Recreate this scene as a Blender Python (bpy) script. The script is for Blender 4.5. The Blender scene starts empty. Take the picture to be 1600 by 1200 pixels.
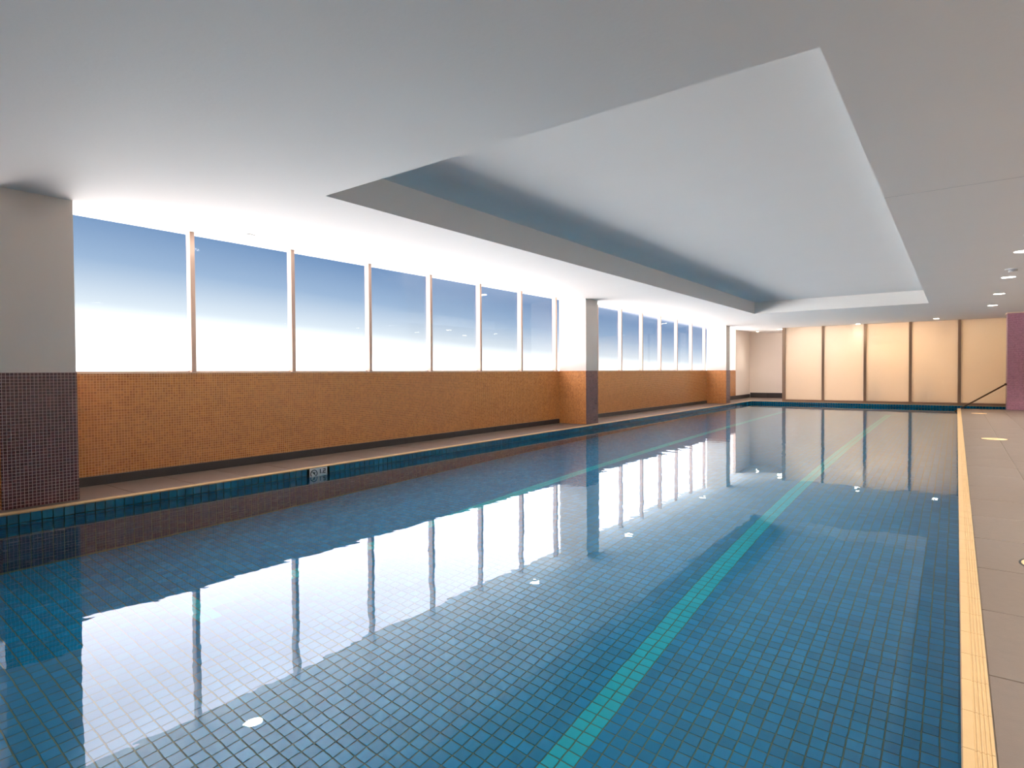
import bpy, bmesh, math, random
from mathutils import Matrix, Vector
random.seed(4)
S = bpy.context.scene
COL = S.collection

# ------------------------------------------------------------------ camera
CAM_H = 1.15
PITCH, YAW, ROLL, FPX = 0.0194, 0.6437, -0.0067, 926.37
_fw = Vector((-math.sin(YAW) * math.cos(PITCH), math.cos(YAW) * math.cos(PITCH), -math.sin(PITCH)))
_r = Vector((math.cos(YAW), math.sin(YAW), 0))
_u = _r.cross(_fw)
RV = _r * math.cos(ROLL) + _u * math.sin(ROLL)
UV_ = -_r * math.sin(ROLL) + _u * math.cos(ROLL)
cd = bpy.data.cameras.new('camera')
cd.sensor_width = 36; cd.sensor_fit = 'HORIZONTAL'; cd.lens = FPX * 36 / 1600
cd.clip_start = 0.02; cd.clip_end = 500
cam = bpy.data.objects.new('camera', cd); COL.objects.link(cam)
m = Matrix.Identity(4)
for i in range(3):
    m[i][0] = RV[i]; m[i][1] = UV_[i]; m[i][2] = -_fw[i]
m[2][3] = CAM_H
cam.matrix_world = m
S.camera = cam


def project(P):
    d = Vector(P) - Vector((0, 0, CAM_H)); z = d.dot(_fw)
    if z < 0.05: return (-9999, -9999)
    return (800 + FPX * d.dot(RV) / z, 600 - FPX * d.dot(UV_) / z)


S.view_settings.view_transform = 'Standard'
S.view_settings.look = 'None'
S.view_settings.exposure = 0.52
S.view_settings.gamma = 1.0
S.view_settings.use_curve_mapping = False
S.cycles.max_bounces = 14
S.cycles.transmission_bounces = 10
S.cycles.diffuse_bounces = 6
S.cycles.glossy_bounces = 6
S.cycles.transparent_max_bounces = 16
S.cycles.sample_clamp_indirect = 6.0
S.cycles.use_denoising = True


class NT:
    def __init__(self, tree):
        self.t = tree; self.n = tree.nodes; self.l = tree.links

    def node(self, typ, **kw):
        n = self.n.new(typ)
        for k, v in kw.items():
            if k.startswith('in_'):
                key = k[3:]
                key = int(key) if key.isdigit() else key.replace('_', ' ')
                self.put(n.inputs[key], v)
            else:
                setattr(n, k, v)
        return n

    def put(self, sock, v):
        if isinstance(v, bpy.types.NodeSocket): self.l.new(v, sock)
        else: sock.default_value = v

    def math(self, op, a, b=None, clamp=False):
        n = self.n.new('ShaderNodeMath'); n.operation = op; n.use_clamp = clamp
        self.put(n.inputs[0], a)
        if b is not None: self.put(n.inputs[1], b)
        return n.outputs[0]

    def vmath(self, op, a, b=None):
        n = self.n.new('ShaderNodeVectorMath'); n.operation = op
        self.put(n.inputs[0], a)
        if b is not None: self.put(n.inputs[1], b)
        return n.outputs[0]

    def mix(self, fac, a, b):
        n = self.n.new('ShaderNodeMix'); n.data_type = 'RGBA'
        self.put(n.inputs[0], fac); self.put(n.inputs[6], a); self.put(n.inputs[7], b)
        return n.outputs[2]

    def ramp(self, fac, stops, interp='LINEAR'):
        n = self.n.new('ShaderNodeValToRGB'); cr = n.color_ramp; cr.interpolation = interp
        while len(cr.elements) > 1: cr.elements.remove(cr.elements[-1])
        cr.elements[0].position = stops[0][0]; cr.elements[0].color = stops[0][1]
        for p, c in stops[1:]:
            e = cr.elements.new(p); e.color = c
        self.put(n.inputs[0], fac)
        return n.outputs[0]


# ------------------------------------------------------------------ sky: white haze on the horizon, blue above it, bright cloud deck overhead
W = bpy.data.worlds.new('sky'); S.world = W; W.use_nodes = True
W.node_tree.nodes.clear()
w = NT(W.node_tree)
tc = w.node('ShaderNodeTexCoord')
sp = w.node('ShaderNodeSeparateXYZ', in_0=tc.outputs['Generated'])
ax = w.math('ABSOLUTE', sp.outputs[0])
hyp = w.math('SQRT', w.math('ADD', w.math('MULTIPLY', sp.outputs[0], sp.outputs[0]), w.math('ADD', w.math('MULTIPLY', sp.outputs[1], sp.outputs[1]), 1e-4)))
A = w.math('MAXIMUM', w.math('DIVIDE', ax, hyp), 0.15)
t0 = w.math('DIVIDE', w.math('DIVIDE', sp.outputs[2], hyp), A)
te = w.math('ADD', t0, w.math('MULTIPLY', w.math('SUBTRACT', 1.0, A), 0.10))
SKY_LOW, SKY_HAZE, SKY_CLOUD = 15.5, 4.0, 4.9
# ramp positions: te from -0.2 .. 0.8  ->  0 .. 1
rp = w.math('MULTIPLY', w.math('ADD', te, 0.2), 1.0, clamp=True)
K = 16.0


def sk(c, s): return (c[0] * s / K, c[1] * s / K, c[2] * s / K, 1)


skc = w.ramp(rp, [
    (0.00, sk((1.0, 0.97, 0.97), SKY_LOW)),
    (0.20, sk((1.0, 0.98, 0.99), SKY_HAZE)),
    (0.265, sk((1.0, 1.0, 1.0), 1.25)),
    (0.31, sk((0.78, 0.87, 0.96), 0.72)),
    (0.375, sk((0.36, 0.50, 0.71), 0.72)),
    (0.445, sk((0.17, 0.30, 0.53), 0.72)),
    (0.475, sk((0.20, 0.33, 0.56), 0.72)),
    (0.55, sk((1.0, 0.88, 0.965), SKY_CLOUD)),
    (1.00, sk((1.0, 0.88, 0.965), SKY_CLOUD)),
])
bg = w.node('ShaderNodeBackground', in_Color=skc, in_Strength=K)
w.l.new(bg.outputs[0], w.node('ShaderNodeOutputWorld').inputs[0])

# ------------------------------------------------------------------ materials
MATS = {}


def mat(name):
    M = bpy.data.materials.new(name); M.use_nodes = True; M.node_tree.nodes.clear()
    nt = NT(M.node_tree); MATS[name] = M
    out = nt.node('ShaderNodeOutputMaterial')
    return M, nt, out


def plain(name, col, rough=0.5, var=0.06, scale=6.0, bump=0.0, metal=0.0, spec=0.5, bscale=None):
    M, nt, out = mat(name)
    g = nt.node('ShaderNodeNewGeometry')
    nz = nt.node('ShaderNodeTexNoise', in_Vector=g.outputs['Position'], in_Scale=scale, in_Detail=4.0)
    v = nt.math('ADD', nt.math('MULTIPLY', nt.math('SUBTRACT', nz.outputs[0], 0.5), var * 2), 1.0)
    c = nt.vmath('SCALE', (col[0], col[1], col[2])); nt.put(c.node.inputs['Scale'], v)
    b = nt.node('ShaderNodeBsdfPrincipled', in_Roughness=rough, in_Metallic=metal)
    b.inputs['Specular IOR Level'].default_value = spec
    nt.put(b.inputs['Base Color'], c)
    if bump:
        n2 = nt.node('ShaderNodeTexNoise', in_Vector=g.outputs['Position'], in_Scale=bscale or scale * 8, in_Detail=5.0)
        bm_ = nt.node('ShaderNodeBump', in_Strength=0.5, in_Distance=bump, in_Height=n2.outputs[0])
        nt.put(b.inputs['Normal'], bm_.outputs[0])
    nt.l.new(b.outputs[0], out.inputs[0])
    return M


def mosaic(name, c1, c2, grout, pitch=0.028, gw=0.11, rough=0.22):
    """small glass mosaic on a mesh whose UVs are in metres"""
    M, nt, out = mat(name)
    uv = nt.node('ShaderNodeUVMap')
    sx = nt.node('ShaderNodeSeparateXYZ', in_0=uv.outputs[0])
    u = nt.math('DIVIDE', sx.outputs[0], pitch); v = nt.math('DIVIDE', sx.outputs[1], pitch)
    fu = nt.math('FRACT', u); fv = nt.math('FRACT', v)
    du = nt.math('ABSOLUTE', nt.math('SUBTRACT', fu, 0.5)); dv = nt.math('ABSOLUTE', nt.math('SUBTRACT', fv, 0.5))
    dm = nt.math('MAXIMUM', du, dv)
    mk = nt.math('DIVIDE', nt.math('SUBTRACT', dm, 0.5 - gw), 0.03, clamp=True)   # 1 in the grout
    cell = nt.node('ShaderNodeCombineXYZ', in_0=nt.math('FLOOR', u), in_1=nt.math('FLOOR', v))
    wn = nt.node('ShaderNodeTexWhiteNoise', in_Vector=cell.outputs[0])
    big = nt.node('ShaderNodeTexNoise', in_Vector=uv.outputs[0], in_Scale=7.0, in_Detail=3.0)
    f = nt.math('ADD', nt.math('MULTIPLY', wn.outputs[0], 0.7), nt.math('MULTIPLY', nt.math('SUBTRACT', big.outputs[0], 0.35), 0.9), clamp=True)
    tcol = nt.mix(f, (*c1, 1), (*c2, 1))
    col = nt.mix(mk, tcol, (*grout, 1))
    b = nt.node('ShaderNodeBsdfPrincipled')
    nt.put(b.inputs['Base Color'], col)
    nt.put(b.inputs['Roughness'], nt.math('ADD', nt.math('MULTIPLY', mk, 0.5), rough))
    bm_ = nt.node('ShaderNodeBump', in_Strength=0.6, in_Distance=0.0015, in_Height=nt.math('SUBTRACT', 1.0, mk))
    nt.put(b.inputs['Normal'], bm_.outputs[0])
    nt.l.new(b.outputs[0], out.inputs[0])
    return M


def tilemat(name, c1, c2, pitch, rough=0.15):
    """glazed pool tile, each tile of the grid a slightly different blue"""
    M, nt, out = mat(name)
    g = nt.node('ShaderNodeNewGeometry')
    q = nt.vmath('FLOOR', nt.vmath('DIVIDE', nt.vmath('ADD', g.outputs['Position'], (6.295, 0.5, 1.6)), (pitch, pitch, pitch)))
    wn = nt.node('ShaderNodeTexWhiteNoise', in_Vector=q)
    nz = nt.node('ShaderNodeTexNoise', in_Vector=g.outputs['Position'], in_Scale=14.0, in_Detail=3.0)
    f = nt.math('ADD', nt.math('MULTIPLY', wn.outputs[0], 0.75), nt.math('MULTIPLY', nz.outputs[0], 0.3), clamp=True)
    b = nt.node('ShaderNodeBsdfPrincipled', in_Roughness=rough)
    nt.put(b.inputs['Base Color'], nt.mix(f, (*c1, 1), (*c2, 1)))
    nt.l.new(b.outputs[0], out.inputs[0])
    return M


NX, X0, X1 = 80, -6.295, 0.022
PT = (X1 - X0) / NX
plain('ceiling_paint', (0.815, 0.79, 0.765), 0.75, 0.02, 1.3, 0.002, spec=0.2, bscale=30)
plain('wall_paint', (0.86, 0.765, 0.68), 0.7, 0.02, 2.0, 0.001, spec=0.25)
plain('cream_wall', (0.83, 0.745, 0.665), 0.7, 0.02, 2.0, 0.001, spec=0.25)
mosaic('orange_mosaic', (0.34, 0.098, 0.010), (0.60, 0.225, 0.042), (0.74, 0.43, 0.21), gw=0.085)
mosaic('purple_mosaic', (0.055, 0.012, 0.016), (0.125, 0.030, 0.042), (0.66, 0.47, 0.46), gw=0.075)
mosaic('pink_mosaic', (0.30, 0.085, 0.17), (0.50, 0.17, 0.29), (0.60, 0.40, 0.45))
plain('mullion_bronze', (0.60, 0.42, 0.33), 0.35, 0.05, 3.0, metal=0.2)
plain('sill_stone', (0.78, 0.62, 0.48), 0.4, 0.05, 10)
plain('frame_brown', (0.30, 0.185, 0.115), 0.4, 0.08, 5.0)
plain('skirting_dark', (0.035, 0.031, 0.032), 0.4, 0.2, 9.0)
plain('paver', (0.15, 0.112, 0.090), 0.42, 0.12, 22.0, 0.0012, bscale=160)
plain('blocker_stone', (0.30, 0.29, 0.28), 0.8, 0.1, 4.0)
plain('paver_grout', (0.17, 0.14, 0.11), 0.8)
plain('coping_tile', (0.58, 0.385, 0.185), 0.45, 0.10, 9.0, 0.0006)
plain('coping_groove', (0.46, 0.30, 0.13), 0.6, 0.1, 9.0)
plain('lid_cream', (0.80, 0.52, 0.27), 0.5, 0.06)
plain('rim_black', (0.012, 0.012, 0.012), 0.5)
plain('pool_grout', (0.13, 0.29, 0.20), 0.8, 0.15, 5.0)
plain('joint_line', (0.55, 0.55, 0.55), 0.8)
plain('white_plastic', (0.80, 0.80, 0.79), 0.35, 0.01)
plain('grey_plastic', (0.42, 0.42, 0.42), 0.5, 0.02)
plain('marker_white', (0.74, 0.73, 0.69), 0.3, 0.03)
plain('marker_black', (0.015, 0.015, 0.015), 0.4)
plain('rail_steel', (0.10, 0.065, 0.04), 0.3, 0.05, metal=0.7)
plain('leaf_dark', (0.03, 0.05, 0.02), 0.6)
plain('pot_dark', (0.05, 0.045, 0.04), 0.6)
tilemat('pool_tile', (0.0, 0.30, 0.58), (0.0, 0.44, 0.82), PT)
tilemat('lane_tile', (0.0, 0.74, 0.88), (0.01, 0.84, 0.97), PT)
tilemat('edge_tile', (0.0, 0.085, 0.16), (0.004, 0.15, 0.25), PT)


def glassmat():
    M, nt, out = mat('window_glass')
    fr = nt.node('ShaderNodeFresnel', in_IOR=1.45)
    tr = nt.node('ShaderNodeBsdfTransparent', in_Color=(0.98, 0.99, 0.99, 1))
    gl = nt.node('ShaderNodeBsdfGlossy', in_Roughness=0.02)
    mx = nt.node('ShaderNodeMixShader', in_0=nt.math('MULTIPLY', fr.outputs[0], 0.1))
    nt.l.new(tr.outputs[0], mx.inputs[1]); nt.l.new(gl.outputs[0], mx.inputs[2])
    nt.l.new(mx.outputs[0], out.inputs[0])
    return M


def frostmat():
    M, nt, out = mat('frosted_glass')
    g = nt.node('ShaderNodeNewGeometry')
    nz = nt.node('ShaderNodeTexNoise', in_Vector=g.outputs['Position'], in_Scale=2.0)
    tl = nt.node('ShaderNodeBsdfTranslucent', in_Color=(0.92, 0.90, 0.86, 1))
    df = nt.node('ShaderNodeBsdfDiffuse', in_Color=(0.75, 0.72, 0.66, 1))
    m1 = nt.node('ShaderNodeMixShader', in_0=0.22)
    nt.l.new(tl.outputs[0], m1.inputs[1]); nt.l.new(df.outputs[0], m1.inputs[2])
    gl = nt.node('ShaderNodeBsdfGlossy', in_Roughness=0.06)
    fr = nt.node('ShaderNodeFresnel', in_IOR=1.45)
    mx = nt.node('ShaderNodeMixShader', in_0=nt.math('MULTIPLY', fr.outputs[0], nt.math('ADD', 0.8, nt.math('MULTIPLY', nz.outputs[0], 0.2))))
    nt.l.new(m1.outputs[0], mx.inputs[1]); nt.l.new(gl.outputs[0], mx.inputs[2])
    nt.l.new(mx.outputs[0], out.inputs[0])
    return M


def watermat():
    M, nt, out = mat('water')
    g = nt.node('ShaderNodeNewGeometry')
    mp = nt.node('ShaderNodeMapping', in_Vector=g.outputs['Position'], in_Scale=(1.0, 0.75, 1.0))
    n1 = nt.node('ShaderNodeTexNoise', in_Vector=mp.outputs[0], in_Scale=1.6, in_Detail=2.0)
    n2 = nt.node('ShaderNodeTexNoise', in_Vector=mp.outputs[0], in_Scale=6.5, in_Detail=2.0)
    # a set of faint rings spreading out in the far half of the pool
    d = nt.node('ShaderNodeVectorMath', operation='DISTANCE', in_0=g.outputs['Position'], in_1=(-3.4, 10.0, -0.1))
    ring = nt.math('MULTIPLY', nt.math('SINE', nt.math('MULTIPLY', d.outputs['Value'], 21.0)),
                   nt.math('POWER', 2.718, nt.math('MULTIPLY', nt.math('ABSOLUTE', nt.math('SUBTRACT', d.outputs['Value'], 1.1)), -1.6)))
    hgt = nt.math('ADD', nt.math('ADD', nt.math('MULTIPLY', n1.outputs[0], 0.0016), nt.math('MULTIPLY', n2.outputs[0], 0.0006)), nt.math('MULTIPLY', ring, 0.0003))
    bp = nt.node('ShaderNodeBump', in_Strength=1.0, in_Distance=1.0, in_Height=hgt)
    gl = nt.node('ShaderNodeBsdfGlass', in_IOR=1.333, in_Roughness=0.0, in_Color=(0.90, 0.985, 1.0, 1))
    nt.put(gl.inputs['Normal'], bp.outputs[0])
    nt.l.new(gl.outputs[0], out.inputs[0])
    return M


def lampmat(name, col, strength):
    M, nt, out = mat(name)
    e = nt.node('ShaderNodeEmission', in_Color=(*col, 1), in_Strength=strength)
    nt.l.new(e.outputs[0], out.inputs[0])
    return M


glassmat(); frostmat(); watermat()
lampmat('lamp_lens', (1.0, 0.93, 0.80), 26.0)


# ------------------------------------------------------------------ mesh helpers
class MB:
    """collects boxes, prisms, tubes and discs; build() links ONE mesh object; UVs in metres"""

    def __init__(self): self.v = []; self.f = []

    def poly(self, pts):
        b = len(self.v); self.v += [tuple(p) for p in pts]; self.f.append(tuple(range(b, b + len(pts)))); return self

    def box(self, x0, x1, y0, y1, z0, z1):
        b = len(self.v)
        self.v += [(x0, y0, z0), (x1, y0, z0), (x1, y1, z0), (x0, y1, z0), (x0, y0, z1), (x1, y0, z1), (x1, y1, z1), (x0, y1, z1)]
        self.f += [(b, b + 3, b + 2, b + 1), (b + 4, b + 5, b + 6, b + 7), (b, b + 1, b + 5, b + 4), (b + 1, b + 2, b + 6, b + 5), (b + 2, b + 3, b + 7, b + 6), (b + 3, b, b + 4, b + 7)]
        return self

    def cbox(self, x0, x1, y0, y1, z0, z1, c):
        """box with the four top edges chamfered"""
        b = len(self.v)
        self.v += [(x0, y0, z0), (x1, y0, z0), (x1, y1, z0), (x0, y1, z0),
                   (x0, y0, z1 - c), (x1, y0, z1 - c), (x1, y1, z1 - c), (x0, y1, z1 - c),
                   (x0 + c, y0 + c, z1), (x1 - c, y0 + c, z1), (x1 - c, y1 - c, z1), (x0 + c, y1 - c, z1)]
        self.f.append((b, b + 3, b + 2, b + 1))
        for o in (0, 4):
            for k in range(4):
                k2 = (k + 1) % 4
                self.f.append((b + o + k, b + o + k2, b + o + 4 + k2, b + o + 4 + k))
        self.f.append((b + 8, b + 9, b + 10, b + 11))
        return self

    def prism_y(self, prof, y0, y1):
        """profile of (x, z) points, counter-clockwise seen from -y, swept along y"""
        b = len(self.v); n = len(prof)
        self.v += [(x, y0, z) for x, z in prof] + [(x, y1, z) for x, z in prof]
        self.f.append(tuple(range(b, b + n))); self.f.append(tuple(range(b + 2 * n - 1, b + n - 1, -1)))
        for k in range(n):
            k2 = (k + 1) % n
            self.f.append((b + k2, b + k, b + n + k, b + n + k2))
        return self

    def lathe(self, c, prof, seg=28):
        """(radius, z) profile turned about the vertical through c"""
        b = len(self.v); n = len(prof)
        for k in range(seg):
            a = 2 * math.pi * k / seg
            self.v += [(c[0] + r * math.cos(a), c[1] + r * math.sin(a), c[2] + z) for r, z in prof]
        for k in range(seg):
            k2 = (k + 1) % seg
            for j in range(n - 1):
                self.f.append((b + k * n + j, b + k2 * n + j, b + k2 * n + j + 1, b + k * n + j + 1))
        return self

    def tube(self, pts, r, seg=12):
        pts = [Vector(p) for p in pts]; b = len(self.v); n = len(pts)
        for i, p in enumerate(pts):
            d = ((pts[min(i + 1, n - 1)] - p).normalized() + (p - pts[max(i - 1, 0)]).normalized()).normalized()
            s = d.cross(Vector((0, 1, 0.01))).normalized(); t = s.cross(d)
            self.v += [tuple(p + s * r * math.cos(2 * math.pi * k / seg) + t * r * math.sin(2 * math.pi * k / seg)) for k in range(seg)]
        for i in range(n - 1):
            for k in range(seg):
                k2 = (k + 1) % seg
                self.f.append((b + i * seg + k, b + i * seg + k2, b + (i + 1) * seg + k2, b + (i + 1) * seg + k))
        self.f.append(tuple(b + k for k in range(seg))[::-1]); self.f.append(tuple(b + (n - 1) * seg + k for k in range(seg)))
        return self

    def mesh(self, name, material, recalc=True, smooth=False, origin=(0, 0, 0)):
        me = bpy.data.meshes.new(name)
        o = origin
        me.from_pydata([(v[0] - o[0], v[1] - o[1], v[2] - o[2]) for v in self.v], [], self.f)
        if recalc:
            bm = bmesh.new(); bm.from_mesh(me)
            bmesh.ops.recalc_face_normals(bm, faces=bm.faces)
            bm.to_mesh(me); bm.free()
        uvl = me.uv_layers.new(name='UVMap')
        for p in me.polygons:
            n = p.normal; a = max(range(3), key=lambda k: abs(n[k]))
            for li in p.loop_indices:
                c = me.vertices[me.loops[li].vertex_index].co + Vector(o)
                uvl.data[li].uv = ((c.y, c.z) if a == 0 else (c.x, c.z) if a == 1 else (c.x, c.y))
        if smooth:
            for p in me.polygons: p.use_smooth = True
        me.materials.append(MATS[material])
        return me

    def build(self, name, material, parent=None, **kw):
        o = bpy.data.objects.new(name, self.mesh(name, material, **kw)); COL.objects.link(o)
        if parent: o.parent = parent
        return o


def tag(o, label, cat=None, group=None, kind=None):
    o['label'] = label
    if cat: o['category'] = cat
    if group: o['group'] = group
    if kind: o['kind'] = kind
    return o


def empty(name, loc=(0, 0, 0)):
    o = bpy.data.objects.new(name, None); COL.objects.link(o); o.location = loc; o.empty_display_size = 0.1
    return o


def inst(name, me, parent, loc):
    o = bpy.data.objects.new(name, me); COL.objects.link(o); o.parent = parent; o.location = loc
    return o


# ------------------------------------------------------------------ dimensions
XW = -7.20            # window wall, inner face
XC = -6.504           # pillar faces towards the pool
ZS, ZC, ZH = 1.178, 2.755, 2.825   # sill, ceiling, window head
RX0, RX1, RY0, RY1, ZR = -4.569, -0.553, 3.301, 17.50, 3.08   # ceiling recess
YN, YP, YA = -2.6, 23.96, 26.8     # near wall, glazed partition, alcove back
PY0, PY1 = -0.50, 23.70            # pool
XR = 3.4                           # right wall
WZ, FZ = -0.10, -1.55              # water level, pool floor
CW = 0.078                         # coping width
PILLARS = [(1.413, 1.970), (11.381, 11.919), (21.268, 21.713)]

# ------------------------------------------------------------------ ceiling
c = MB()
c.box(-6.504, RX0, YN, YA, ZC, 3.5).box(RX1, XR + .3, YN, YP + .1, ZC, 3.5)
c.box(RX0, RX1, YN, RY0, ZC, 3.5).box(RX0, RX1, RY1, YP + .1, ZC, 3.5)
c.box(RX0, RX1, RY0, RY1, ZR, 3.5)
c.prism_y([(-7.5, ZH + .028), (-6.504, ZC), (-6.504, 3.5), (-7.5, 3.5)], YN, YA)
ceil = tag(c.build('ceiling', 'ceiling_paint'), 'flat pale grey plaster ceiling with a long rectangular recess over the pool', kind='structure')
MB().box(RX1 + .002, XR, 6.54, 6.548, ZC - .0012, ZC + .01).build('plaster_joint', 'joint_line', ceil)

# ------------------------------------------------------------------ window wall
wl = tag(empty('wall_left', (XW, 0, 0)), 'window wall with an orange mosaic dado below the glazing', kind='structure')
wl.location = (0, 0, 0)
MB().box(XW - .3, XW, 1.0, 24.78, -0.2, ZS - .012).build('mosaic_dado', 'orange_mosaic', wl)
MB().box(XW - .3, XW + .004, 1.0, 24.78, ZS - .012, ZS).build('sill', 'sill_stone', wl)
MB().box(XW - .3, XW, 24.78, YA, -0.2, 3.3).build('plaster_panel', 'cream_wall', wl)
MB().box(XW - .3, XW, YN, 1.0, -0.2, 3.3).build('plaster_panel', 'wall_paint', wl)

# panes between mullions; every window is a structure of its own
MP = 1.3148
bays = [(1.975, [2.045 + MP * k for k in range(8)], 11.38), (11.92, [11.86 + MP * k for k in range(8)], 21.268), (21.714, [21.06 + MP, 24.70], 24.78)]
bays[1] = (11.92, [14.462 + MP * k for k in range(-1, 6)], 21.268)
bays[0] = (1.975, [3.336 + MP * k for k in range(-1, 7)], 11.38)
nwin = 0
GX = XW - .035
for y0, ml, y1 in bays:
    edges = [y0] + ml + [y1]
    for k in range(len(edges) - 1):
        a, b = edges[k], edges[k + 1]
        if b - a < 0.10: continue
        nwin += 1
        wo = tag(empty('window_%d' % nwin, (GX, (a + b) / 2, ZS)), 'tall clear window pane in a slim bronze frame above the orange mosaic', kind='structure', group='panes of the window wall')
        wo.location = (0, 0, 0)
        MB().box(GX - .006, GX, a, b, ZS, ZH + .02).build('pane', 'window_glass', wo)
        MB().box(GX - .02, GX + .012, a, b, ZS, ZS + .014).build('bottom_bead', 'mullion_bronze', wo)
    for y in ml:
        if y0 - .1 < y < y1 + .1:
            MB().box(GX - .03, XW + .030, y - .026, y + .026, ZS, ZH + .012).build('mullion', 'mullion_bronze', wl)

# ------------------------------------------------------------------ other walls
tag(MB().box(-7.5, XR + .3, YN - .2, YN, -0.3, 3.4).build('wall_near', 'wall_paint'), 'plain pale plaster wall closing the near end of the hall', kind='structure')
tag(MB().box(XR, XR + .3, YN, 26.5, -0.3, 3.4).build('wall_right', 'cream_wall'), 'plain cream plaster wall across the right-hand deck', kind='structure')
al = tag(empty('wall_alcove'), 'cream plaster walls of the corner alcove beside the glazed partition', kind='structure')
MB().box(-7.5, -5.15, YA, YA + .2, -0.2, 3.4).build('plaster_panel', 'cream_wall', al)
MB().box(-5.22, -5.14, YP + .03, YA, -0.2, 3.4).build('plaster_panel', 'cream_wall', al)

tr = tag(empty('added_light_blocker'), 'unseen stone slab added outside the window wall to dim the nearby ceiling', kind='structure')
MB().box(-12.0, -7.5, -6.0, 31.0, -.60, -.40).build('slab', 'blocker_stone', tr)  # unseen slab, added to block ground glow from the ceiling by the windows
MB().box(-12.12, -12.0, -6.0, 31.0, -.60, -.28).build('blocker_lip', 'blocker_stone', tr)

# ------------------------------------------------------------------ skirtings: separate dark tiles
sk_ = {}


def skirting(name, label, axis, fixed, a, b, h, step, out):
    root = tag(empty(name), label, kind='structure')
    n = max(1, round((b - a) / step)); s = (b - a) / n
    key = (axis, round(s, 3), h)
    for k in range(n):
        if key not in sk_:
            q = MB().cbox(-.008, .010, -s / 2 + .002, s / 2 - .002, 0, h, .003) if axis == 'x' else MB().cbox(-s / 2 + .002, s / 2 - .002, -.008, .010, 0, h, .003)
            sk_[key] = q.mesh('skirting_tile', 'skirting_dark')
        p = a + (k + .5) * s
        inst('skirting_tile', sk_[key], root, (fixed, p, 0) if axis == 'x' else (p, fixed, 0))


SH = .098
skirting('baseboard_left', 'dark grey tiled skirting under the orange mosaic', 'x', XW + .008, 1.975, 11.35, SH, .60, 1)
skirting('baseboard_middle', 'dark grey tiled skirting between the two far pillars', 'x', XW + .008, 11.92, 21.24, SH, .60, 1)
skirting('baseboard_corner', 'dark grey tiled skirting along the alcove side', 'x', XW + .008, 21.72, YA - .02, .15, .60, 1)
skirting('baseboard_alcove', 'dark brown skirting across the back of the alcove', 'y', YA - .010, XW + .03, -5.22, .21, .60, 1)


# ------------------------------------------------------------------ pillars
def pillar(y0, y1, label, i):
    r = tag(empty('pillar', (XW, (y0 + y1) / 2, 0)), label, 'pillar')
    o = (XW, (y0 + y1) / 2, 0)
    xb = XW - .05 if False else XW + .001
    a = MB().box(xb, XC - .004, y0 + .004, y1 - .004, ZS, ZH + .03).build('shaft', 'wall_paint', r, origin=o)
    # the face to the pool is clad in plum mosaic, the two flanks in orange
    MB().box(XC - .006, XC, y0, y1, 0.0, ZS).build('plum_cladding', 'purple_mosaic', r, origin=o)['label'] = 'dark plum mosaic with pale joints'
    MB().box(xb, XC - .006, y0, y1, 0.0, ZS).build('orange_cladding', 'orange_mosaic', r, origin=o)['label'] = 'orange mosaic flank'


pillar(*PILLARS[0], 'broad pillar with dark plum mosaic base, beside the first clear pane', 0)
pillar(*PILLARS[1], 'white pillar with orange and plum mosaic base between two rows of windows', 1)
pillar(*PILLARS[2], 'white pillar with mosaic base nearest the cream alcove', 2)

pr = tag(empty('mosaic_pillar', (1.42, 22.13, -.30)), 'pillar clad full height in pink purple mosaic beside the handrail', 'pillar')
MB().box(1.14, 1.70, 21.85, 22.41, -.30, ZC).build('shaft', 'pink_mosaic', pr, origin=(1.42, 22.13, -.30))
MB().box(1.12, 1.72, 21.83, 21.848, ZC - .03, ZC).box(1.12, 1.138, 21.848, 22.43, ZC - .03, ZC).build('capital_band', 'sill_stone', pr, origin=(1.42, 22.13, -.30))

# ------------------------------------------------------------------ decks: slab + separate pavers
fl = tag(empty('floor'), 'grey brown stone paved pool deck', kind='structure')
sl = MB()
sl.box(-7.5, X0 - CW, YN, YA, -.35, -.004)
sl.box(X0 - CW, X1 + CW, YN, PY0 - CW, -.35, -.004)
sl.box(X1 + CW, XR + .2, YN, 21.84, -.35, -.004)
sl.box(X0 - CW, 2.2, PY1 + CW, YP + .2, -.35, -.004)
sl.box(X0 - CW, -5.1, YP + .2, YA, -.35, -.004)
sl.box(2.2, XR + .2, 21.84, YP + .2, -.35, -.004)
sl.build('slab', 'paver_grout', fl)
pv = {}


def paver(x0, x1, y0, y1):
    g = .0035
    k = (round(x1 - x0, 3), round(y1 - y0, 3))
    if k not in pv:
        sx, sy = (x1 - x0) / 2 - g, (y1 - y0) / 2 - g
        pv[k] = MB().cbox(-sx, sx, -sy, sy, -.02, 0, .0012).mesh('paver', 'paver')
    inst('paver', pv[k], fl, ((x0 + x1) / 2, (y0 + y1) / 2, random.uniform(-.0006, .0004)))


yl = 1.26 - .57 * 6
while yl < YA - .1:
    paver(XW, X0 - CW, yl, min(yl + .57, YA)); yl += .57
ye = [2.84 - .763 * 7 + .763 * k for k in range(32)] + [21.84]
ye = [y for y in ye if y < 21.7] + [21.84]
xe = [X1 + CW, .565, 1.03, 1.495, 1.96, 2.425]
for k in range(len(ye) - 1):
    for j in range(len(xe) - 1):
        paver(xe[j], xe[j + 1], ye[k], ye[k + 1])
    paver(2.425, XR, ye[k], ye[k + 1])
xf = X0 - CW
while xf < 2.1:
    paver(xf, min(xf + .57, 2.2), PY1 + CW, YP + .03); xf += .57
xf = X0 - CW
while xf < -5.25:
    for yy in (YP + .03, YP + .03 + .945, YP + .03 + 1.89): paver(xf, min(xf + .578, -5.22), yy, yy + .945)
    xf += .578
paver(X0 - CW, X1 + CW, YN, YN + 1.0); paver(X0 - CW, X1 + CW, YN + 1.0, PY0 - CW)

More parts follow.
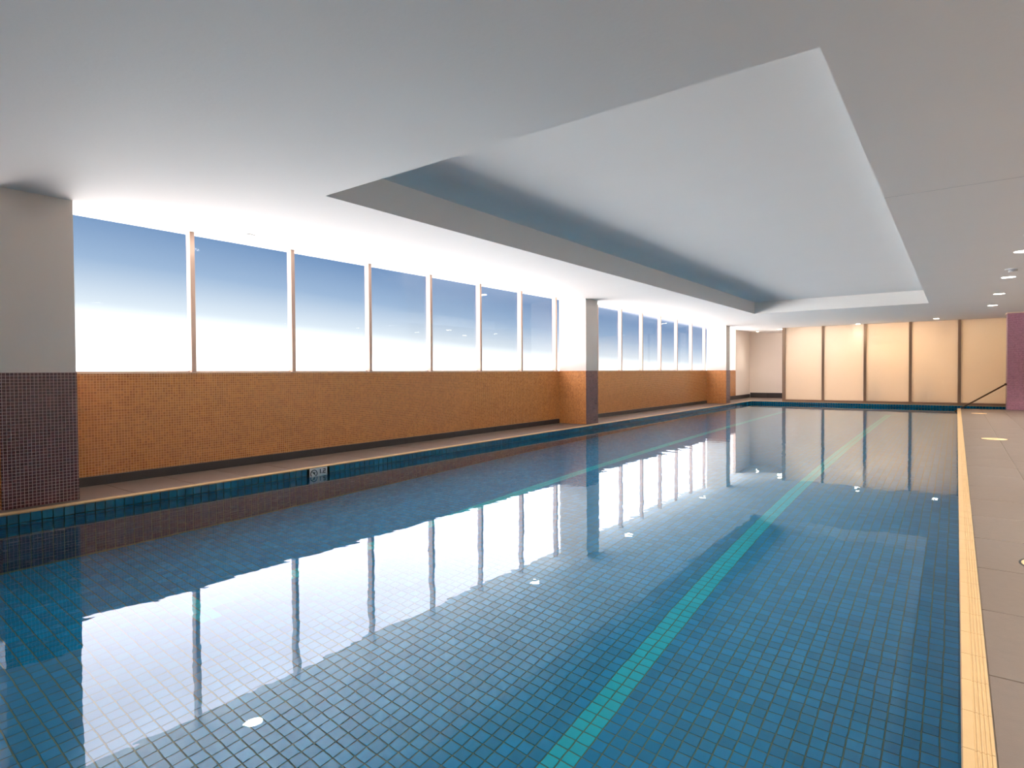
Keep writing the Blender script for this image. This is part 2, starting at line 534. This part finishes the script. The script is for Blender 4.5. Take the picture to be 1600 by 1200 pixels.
# ------------------------------------------------------------------ the pool
pool = tag(empty('swimming_pool', (-3.14, 11.6, FZ)), 'long indoor lap pool lined with blue tiles and two turquoise lane lines', 'pool')
PO = Vector((-3.14, 11.6, FZ))
sh = MB()
AX1 = 2.2   # the step bay at the far right
AY0 = 21.84
sh.poly([(X0, PY0, FZ), (X1, PY0, FZ), (X1, PY1, FZ), (X0, PY1, FZ)])
sh.poly([(X0, PY0, FZ), (X0, PY1, FZ), (X0, PY1, -.003), (X0, PY0, -.003)])
sh.poly([(X1, AY0, FZ), (X1, PY0, FZ), (X1, PY0, -.003), (X1, AY0, -.003)])
sh.poly([(X0, PY1, FZ), (AX1, PY1, FZ), (AX1, PY1, -.003), (X0, PY1, -.003)])
sh.poly([(X1, PY0, FZ), (X0, PY0, FZ), (X0, PY0, -.003), (X1, PY0, -.003)])
sh.poly([(AX1, AY0, FZ), (X1, AY0, FZ), (X1, AY0, -.003), (AX1, AY0, -.003)])
sh.poly([(AX1, PY1, FZ), (AX1, AY0, FZ), (AX1, AY0, -.003), (AX1, PY1, -.003)])
sh.poly([(X1, AY0, FZ), (AX1, AY0, FZ), (AX1, PY1, FZ), (X1, PY1, FZ)])
sh.build('basin', 'pool_grout', pool, recalc=False, origin=PO)['label'] = 'sandy green grout between the pool tiles'
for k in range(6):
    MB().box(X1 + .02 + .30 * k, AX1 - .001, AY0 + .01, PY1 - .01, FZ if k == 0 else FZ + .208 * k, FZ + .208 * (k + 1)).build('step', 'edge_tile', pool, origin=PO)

TG = .0032
TH = .0035


class Field:
    """a field of tiles joined into one mesh (only the faces that can be seen)"""

    def __init__(self): self.v = []; self.f = []

    def add(self, c, ua, va, na):
        h = PT / 2 - TG; q = h - .0012
        b = len(self.v)
        for s, lift in ((h, 0), (q, TH)):
            for du, dv in ((-s, -s), (s, -s), (s, s), (-s, s)):
                self.v.append((c[0] + ua[0] * du + va[0] * dv + na[0] * lift, c[1] + ua[1] * du + va[1] * dv + na[1] * lift, c[2] + ua[2] * du + va[2] * dv + na[2] * lift))
        self.f += [(b + 4, b + 5, b + 6, b + 7), (b, b + 1, b + 5, b + 4), (b + 1, b + 2, b + 6, b + 5), (b + 2, b + 3, b + 7, b + 6), (b + 3, b, b + 4, b + 7)]

    def mesh(self, name, material):
        me = bpy.data.meshes.new(name)
        me.from_pydata(self.v, [], self.f); me.materials.append(MATS[material])
        return me


EX, EY, EZ = (1, 0, 0), (0, 1, 0), (0, 0, 1)
NYT = int((PY1 - PY0) / PT)
LANES = ((21, 22), (58, 59))


def yrow(j): return PY0 + (j + .5) * PT


JT0 = int((2.05 - PY0) / PT + .5); JT1 = NYT - JT0 - 1
lane, field = [], []
for i in range(NX):
    for j in range(NYT):
        x, y = X0 + (i + .5) * PT, yrow(j)
        on = False
        for a, b in LANES:
            if a <= i <= b and JT0 <= j <= JT1: on = True
            if a - 2 <= i <= b + 2 and (JT0 <= j <= JT0 + 1 or JT1 - 1 <= j <= JT1): on = True
        (lane if on else field).append((x, y))


def seen(p, z):
    a = project((p[0], p[1], z))
    return -5 < a[0] < 1605 and 0 < a[1] < 1205


def split(lst):
    ap = WZ + (FZ - WZ) * .62
    k = sorted(lst, key=lambda p: (0 if seen(p, ap) else 1, p[0] ** 2 + p[1] ** 2))
    return k[:300], k[300:]


for nm, lst, mt in (('floor_tile', field, 'pool_tile'), ('lane_tile', lane, 'lane_tile')):
    near, rest = split(lst)
    F1 = Field(); F1.add((0, 0, 0), EX, EY, EZ); me = F1.mesh(nm, mt)
    for x, y in near: inst(nm, me, pool, (x - PO.x, y - PO.y, 0))
    F2 = Field()
    for x, y in rest: F2.add((x - PO.x, y - PO.y, 0), EX, EY, EZ)
    o = bpy.data.objects.new(nm + '_field', F2.mesh(nm + '_field', mt)); COL.objects.link(o); o.parent = pool
    o['kind'] = 'stuff'

# side walls: the row at the water line is built of single tiles, the rest joined
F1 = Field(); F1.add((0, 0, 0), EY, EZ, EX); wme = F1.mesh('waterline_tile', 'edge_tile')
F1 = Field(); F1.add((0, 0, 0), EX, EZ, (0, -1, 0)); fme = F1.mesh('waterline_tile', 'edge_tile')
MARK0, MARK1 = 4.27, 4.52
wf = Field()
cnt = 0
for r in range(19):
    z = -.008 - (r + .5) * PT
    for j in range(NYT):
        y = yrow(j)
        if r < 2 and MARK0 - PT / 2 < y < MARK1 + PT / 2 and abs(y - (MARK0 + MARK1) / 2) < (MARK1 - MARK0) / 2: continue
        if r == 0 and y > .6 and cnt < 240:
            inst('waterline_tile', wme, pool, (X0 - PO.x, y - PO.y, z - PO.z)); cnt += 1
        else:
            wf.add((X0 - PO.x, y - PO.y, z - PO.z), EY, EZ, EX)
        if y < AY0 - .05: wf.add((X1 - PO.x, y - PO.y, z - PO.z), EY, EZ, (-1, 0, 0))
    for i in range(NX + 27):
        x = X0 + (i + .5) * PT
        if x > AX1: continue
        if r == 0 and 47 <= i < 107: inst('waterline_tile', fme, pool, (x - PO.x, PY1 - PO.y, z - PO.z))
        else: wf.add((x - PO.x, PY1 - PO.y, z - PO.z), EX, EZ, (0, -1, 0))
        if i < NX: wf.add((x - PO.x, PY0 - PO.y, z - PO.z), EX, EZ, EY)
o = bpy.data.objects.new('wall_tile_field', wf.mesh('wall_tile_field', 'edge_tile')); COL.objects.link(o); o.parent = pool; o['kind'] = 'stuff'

# coping: separate cream tiles with three finger grooves
CL = .2505


def coping_mesh(L, far=False):
    # profile across the coping: 0 at the pool edge, CW at the deck
    pr_ = [(0, -.012), (-.004, -.008), (-.004, .000), (0, .005), (.026, .005)]
    x = .028
    for k in range(4):
        pr_ += [(x, .005), (x + .002, .0022), (x + .005, .0022), (x + .007, .005)]; x += .0115
    pr_ += [(CW - .002, .005), (CW, .003), (CW, -.012)]
    q = MB()
    prof = pr_ if not far else pr_
    q.prism_y(prof, -L / 2 + .001, L / 2 - .001)
    return q


cm = coping_mesh(CL).mesh('coping_tile', 'coping_tile')
bk = MB().box(X0 - CW, X0, PY0 - CW, PY1 + CW, -.35, -.0125).box(X1, X1 + CW, PY0 - CW, AY0, -.35, -.0125).box(X0, AX1, PY1, PY1 + CW, -.35, -.0125).box(X0, X1, PY0 - CW, PY0, -.35, -.0125)
bk.build('coping_bed', 'coping_groove', pool, origin=PO)
for side in (0, 1):
    y = 2.24 - CL * 11 + (0 if side else .06)
    while y < (AY0 if side else PY1) - .05:
        if y + CL > 0.1 and y > PY0:
            o = inst('coping_tile', cm, pool, ((X1 if side else X0) - PO.x, y + CL / 2 - PO.y, -FZ))
            if not side: o.rotation_euler = (0, 0, math.pi)
        y += CL
x = X0 - CW
while x < AX1 - .1:
    o = inst('coping_tile', cm, pool, (x + CL / 2 - PO.x, PY1 - PO.y, -FZ)); o.rotation_euler = (0, 0, math.pi / 2); x += CL

wt = MB()
wt.poly([(X0, PY0, WZ), (X1, PY0, WZ), (X1, AY0, WZ), (AX1, AY0, WZ), (AX1, PY1, WZ), (X0, PY1, WZ)])
tag(wt.build('pool_water', 'water', recalc=False), 'still clear blue water filling the lap pool', 'water', kind='stuff')

# ------------------------------------------------------------------ depth marker on the pool wall
mk = tag(empty('depth_marker', (X0, (MARK0 + MARK1) / 2, -.008)), 'white depth marker with no diving symbol on the pool wall', 'sign')
MO = (X0, (MARK0 + MARK1) / 2, -.008)
ym = (MARK0 + MARK1) / 2
MB().box(X0 - .001, X0 + .0045, MARK0, ym - .001, -.008 - 2 * PT, -.008).build('plate', 'marker_white', mk, origin=MO)
MB().box(X0 - .001, X0 + .0045, ym + .001, MARK1, -.008 - 2 * PT, -.008).build('plate', 'marker_white', mk, origin=MO)
cy, cz, R = MARK0 + .06, -.008 - .066, .050
q = MB(); n = 32; b0 = 0
for k in range(n):
    a = 2 * math.pi * k / n
    for rr, xx in ((R, .0045), (R, .0065), (R - .011, .0065), (R - .011, .0045)):
        q.v.append((X0 + xx, cy + rr * math.cos(a), cz + rr * math.sin(a)))
for k in range(n):
    k2 = (k + 1) % n
    for j in range(4):
        j2 = (j + 1) % 4
        q.f.append((k * 4 + j, k2 * 4 + j, k2 * 4 + j2, k * 4 + j2))
q.build('prohibition_ring', 'marker_black', mk, origin=MO)


def bar(name, a, b, wdt):
    d = Vector((0, b[0] - a[0], b[1] - a[1])); nrm = Vector((0, -d.z, d.y)).normalized() * wdt / 2
    pa, pb = Vector((X0 + .0045, *a)), Vector((X0 + .0045, *b)); up = Vector((.0018, 0, 0))
    qq = MB(); base = [pa + nrm, pa - nrm, pb - nrm, pb + nrm]
    qq.v = [tuple(p) for p in base] + [tuple(p + up) for p in base]
    qq.f = [(0, 1, 2, 3), (4, 5, 6, 7), (0, 1, 5, 4), (1, 2, 6, 5), (2, 3, 7, 6), (3, 0, 4, 7)]
    return qq.build(name, 'marker_black', mk, origin=MO)


bar('slash', (cy - .032, cz + .032), (cy + .032, cz - .032), .008)
bar('diver_figure', (cy - .004, cz + .024), (cy + .014, cz - .010), .011)
bar('diver_figure', (cy + .012, cz + .010), (cy + .024, cz + .018), .007)
zt = -.008 - .018
for nm, a, b, wd in (('digit', (ym + .026, zt), (ym + .026, zt - .056), .013), ('digit_point', (ym + .050, zt - .044), (ym + .050, zt - .056), .010)):
    bar(nm, a, b, wd)
for a, b in (((ym + .066, zt - .005), (ym + .100, zt - .005)), ((ym + .096, zt), (ym + .096, zt - .030)), ((ym + .066, zt - .028), (ym + .100, zt - .028)),
             ((ym + .070, zt - .028), (ym + .070, zt - .056)), ((ym + .066, zt - .052), (ym + .102, zt - .052))):
    bar('digit', a, b, .009)

# ------------------------------------------------------------------ glazed partition at the far end
pt_ = tag(empty('wall_far', (-1.9, YP, 0)), 'backlit frosted glass partition in brown frames across the far end', kind='structure')
O_ = (-1.9, YP, 0)
fx = [-5.197 + 1.3155 * k for k in range(9)]
for k, x in enumerate(fx):
    if x > XR: continue
    hw = .055 if k == 0 else .038
    MB().box(x - hw, x + hw, YP - .04, YP + .06, 0, ZC).build('post', 'frame_brown', pt_, origin=O_)
    if fx[k + 1] < XR:
        xa, xb = x + hw, fx[k + 1] - .038
        MB().box(xa, xb, YP + .004, YP + .012, .075, ZC).build('glass_panel', 'frosted_glass', pt_, origin=O_)
        MB().box(xa, xb, YP - .03, YP + .05, 0, .075).build('bottom_rail', 'frame_brown', pt_, origin=O_)
MB().box(fx[6] + .038, XR, YP, YP + .05, 0, ZC).build('end_panel', 'cream_wall', pt_, origin=O_)

# the lit room behind it
bk_ = tag(empty('wall_room_behind'), 'cream lined room behind the frosted glass partition', kind='structure')
q = MB()
q.box(-5.14, XR, 26.2, 26.4, -.2, 3.3).box(-5.14, XR, YP + .06, 26.2, -.25, -.005).box(-5.14, XR, YP + .10, 26.2, ZC + .15, 3.5)
q.build('lining', 'cream_wall', bk_)
for x, e, c3, lab in ((-4.2, 82, (1.0, .84, .70), 'the leftmost frosted panels'), (-1.7, 72, (1.0, .64, .36), 'the middle frosted panels'), (1.0, 22, (1.0, .72, .40), 'the panel by the handrail')):
    t = tag(empty('ceiling_lamp', (x, 25.1, ZC + .14)), 'square ceiling lamp in the room behind ' + lab, 'lamp')
    MB().box(-.34, .34, -.34, .34, -.02, .02).build('housing', 'white_plastic', t)
    ld = bpy.data.lights.new('lamp_light', 'AREA'); ld.shape = 'RECTANGLE'; ld.size = 1.6; ld.size_y = .6; ld.energy = e; ld.color = c3
    lo = bpy.data.objects.new('lamp_light', ld); COL.objects.link(lo); lo.parent = t; lo.location = (0, 0, -.03)


def plant(x, y, h, label):
    t = tag(empty('potted_plant', (x, y, 0)), label, 'plant')
    MB().lathe((0, 0, 0), [(0, 0), (.13, 0), (.18, .32), (.16, .32), (.15, .28), (0, .28)], 20).build('pot', 'pot_dark', t, smooth=False)
    st = MB().tube([(0, 0, .28), (.01, 0, .55), (-.01, .01, h * .8)], .015, 8); st.build('stem', 'leaf_dark', t)
    for k in range(16):
        a = k * 2.4; z = .45 + (h - .5) * k / 16; L = .30 - .008 * k
        d = Vector((math.cos(a), math.sin(a) * .4, .55)); s = Vector((-math.sin(a), math.cos(a) * .4, 0)) * .05
        p = Vector((0, 0, z)); e = p + d * L
        mb = MB(); mb.poly([p, p + d * L * .5 + s, e, p + d * L * .5 - s])
        mb.v += [tuple(Vector(v) + Vector((0, 0, -.004))) for v in mb.v]; mb.f += [(7, 6, 5, 4), (0, 1, 5, 4), (1, 2, 6, 5), (2, 3, 7, 6), (3, 0, 4, 7)]
        mb.build('leaf', 'leaf_dark', t)


plant(-2.25, 24.28, 1.25, 'dark blurred plant shape behind the middle frosted panel')
plant(-.95, 24.34, 1.0, 'fainter blurred plant shape behind the peach frosted panel')


# ------------------------------------------------------------------ downlights
def downlight(x, y, z, label, group, energy, depth=.004, tilt=0.0, r=.095):
    t = tag(empty('downlight', (x, y, z)), label, 'light', group)
    t.rotation_euler = (0, tilt, 0)
    MB().lathe((0, 0, 0), [(r - .001, .002), (r - .001, -.003), (r + .006, -.006), (r + .016, -.004), (r + .018, .002)], 32).build('trim_ring', 'white_plastic', t)
    MB().lathe((0, 0, 0), [(0.0005, -.0025), (r - .001, -.0025)], 32).build('lens', 'lamp_lens', t)
    ld = bpy.data.lights.new('spot', 'SPOT'); ld.energy = energy; ld.color = (1.0, .93, .83); ld.spot_size = math.radians(115); ld.spot_blend = .8; ld.shadow_soft_size = .08
    lo = bpy.data.objects.new('spot', ld); COL.objects.link(lo); lo.parent = t; lo.location = (0, 0, -.03)


ORD = ('first', 'second', 'third', 'fourth', 'fifth', 'sixth', 'seventh')
for k in range(7):
    downlight(.71, 19.18 - 2.835 * k, ZC, 'round recessed downlight over the deck edge, %s from the pink pillar' % ORD[k], 'downlights over the right deck', 205)
for k in range(7):  # second row out of view, added to brighten the right deck and ceiling
    downlight(2.45, 19.18 - 2.835 * k, ZC, 'added unseen fill downlight along the cream wall, %s from the glazed partition' % ORD[k], 'added fill downlights along the cream wall', 250)
sl_ = math.atan((ZH + .028 - ZC) / (7.5 - 6.504))
for k, y in enumerate((19.06, 13.67, 9.5, 3.67)):
    downlight(-6.60, y, ZC + .096 * math.tan(sl_) - .001, 'round recessed downlight above the window heads, %s from the cream alcove' % ORD[k], 'downlights along the windows', 14, tilt=sl_)
downlight(-6.50, 25.5, ZC + .003, 'round recessed downlight over the cream corner alcove', None, 40)
downlight(-5.50, 24.7, ZC, 'round recessed downlight where the alcove meets the glazed partition', None, 30)
downlight(-2.76, 23.72, ZC, 'small recessed downlight tight against the middle of the glazed partition', None, 20, r=.075)
downlight(-.53, 22.97, ZC, 'small recessed downlight over the far water by the handrail', None, 20, r=.075)

# ------------------------------------------------------------------ detectors on the ceiling
for x, y, lab in ((.71, 12.44, 'small round white smoke detector between two downlights'), (.735, 9.40, 'round white sensor on the ceiling over the widest gap')):
    t = tag(empty('smoke_detector', (x, y, ZC)), lab if y > 10 else 'round white ceiling sensor at the near end of the downlight row', 'detector')
    MB().lathe((0, 0, 0), [(0.001, -.012), (.10, -.012), (.108, -.006), (.108, 0)], 28).build('base', 'white_plastic', t)
    MB().lathe((0, 0, 0), [(.06, -.012), (.058, -.03), (.055, -.045)], 24).build('grille', 'grey_plastic', t)
    MB().lathe((0, 0, 0), [(.062, -.045), (.055, -.056), (.0005, -.060)], 24).build('cap', 'white_plastic', t)

# ------------------------------------------------------------------ skimmer lids in the right deck
for x, y, lab in ((.47, 19.66, 'round cream skimmer lid in the deck just before the handrail and pink pillar'), (.50, 12.57, 'round cream skimmer lid halfway along the deck beside the coping'), (.485, 4.62, 'round cream skimmer lid with black rim, farthest from the handrail')):
    t = tag(empty('skimmer_lid', (x, y, 0)), lab, 'lid', 'skimmer lids in the deck')
    MB().lathe((0, 0, 0), [(.172, .0015), (.182, .0015), (.184, -.002)], 40).build('rim', 'rim_black', t)
    MB().lathe((0, 0, 0), [(.0005, .004), (.150, .004), (.165, .0035), (.171, .001)], 40).build('cover', 'lid_cream', t)
    MB().box(-.03, .03, -.006, .006, .004, .0055).build('lift_slot', 'rim_black', t)

# ------------------------------------------------------------------ handrail into the pool
hr = tag(empty('handrail', (.05, 21.95, WZ)), 'dark metal handrail sloping down from the pink pillar into the pool', 'handrail')
HO = (.05, 21.95, WZ)
MB().tube([(-.04, 21.95, -.115), (-.02, 21.95, -.085), (.10, 21.95, .001), (1.139, 21.95, .735)], .021, 14).build('rail', 'rail_steel', hr, origin=HO, smooth=True)
MB().tube([(.10, 21.95, -.012), (.07, 21.90, -.02), (.05, 21.84, -.03)], .014, 10).build('bracket', 'rim_black', hr, origin=HO, smooth=True)
MB().tube([(1.10, 21.95, .706), (1.139, 21.95, .733)], .034, 14).build('wall_flange', 'rail_steel', hr, origin=HO)
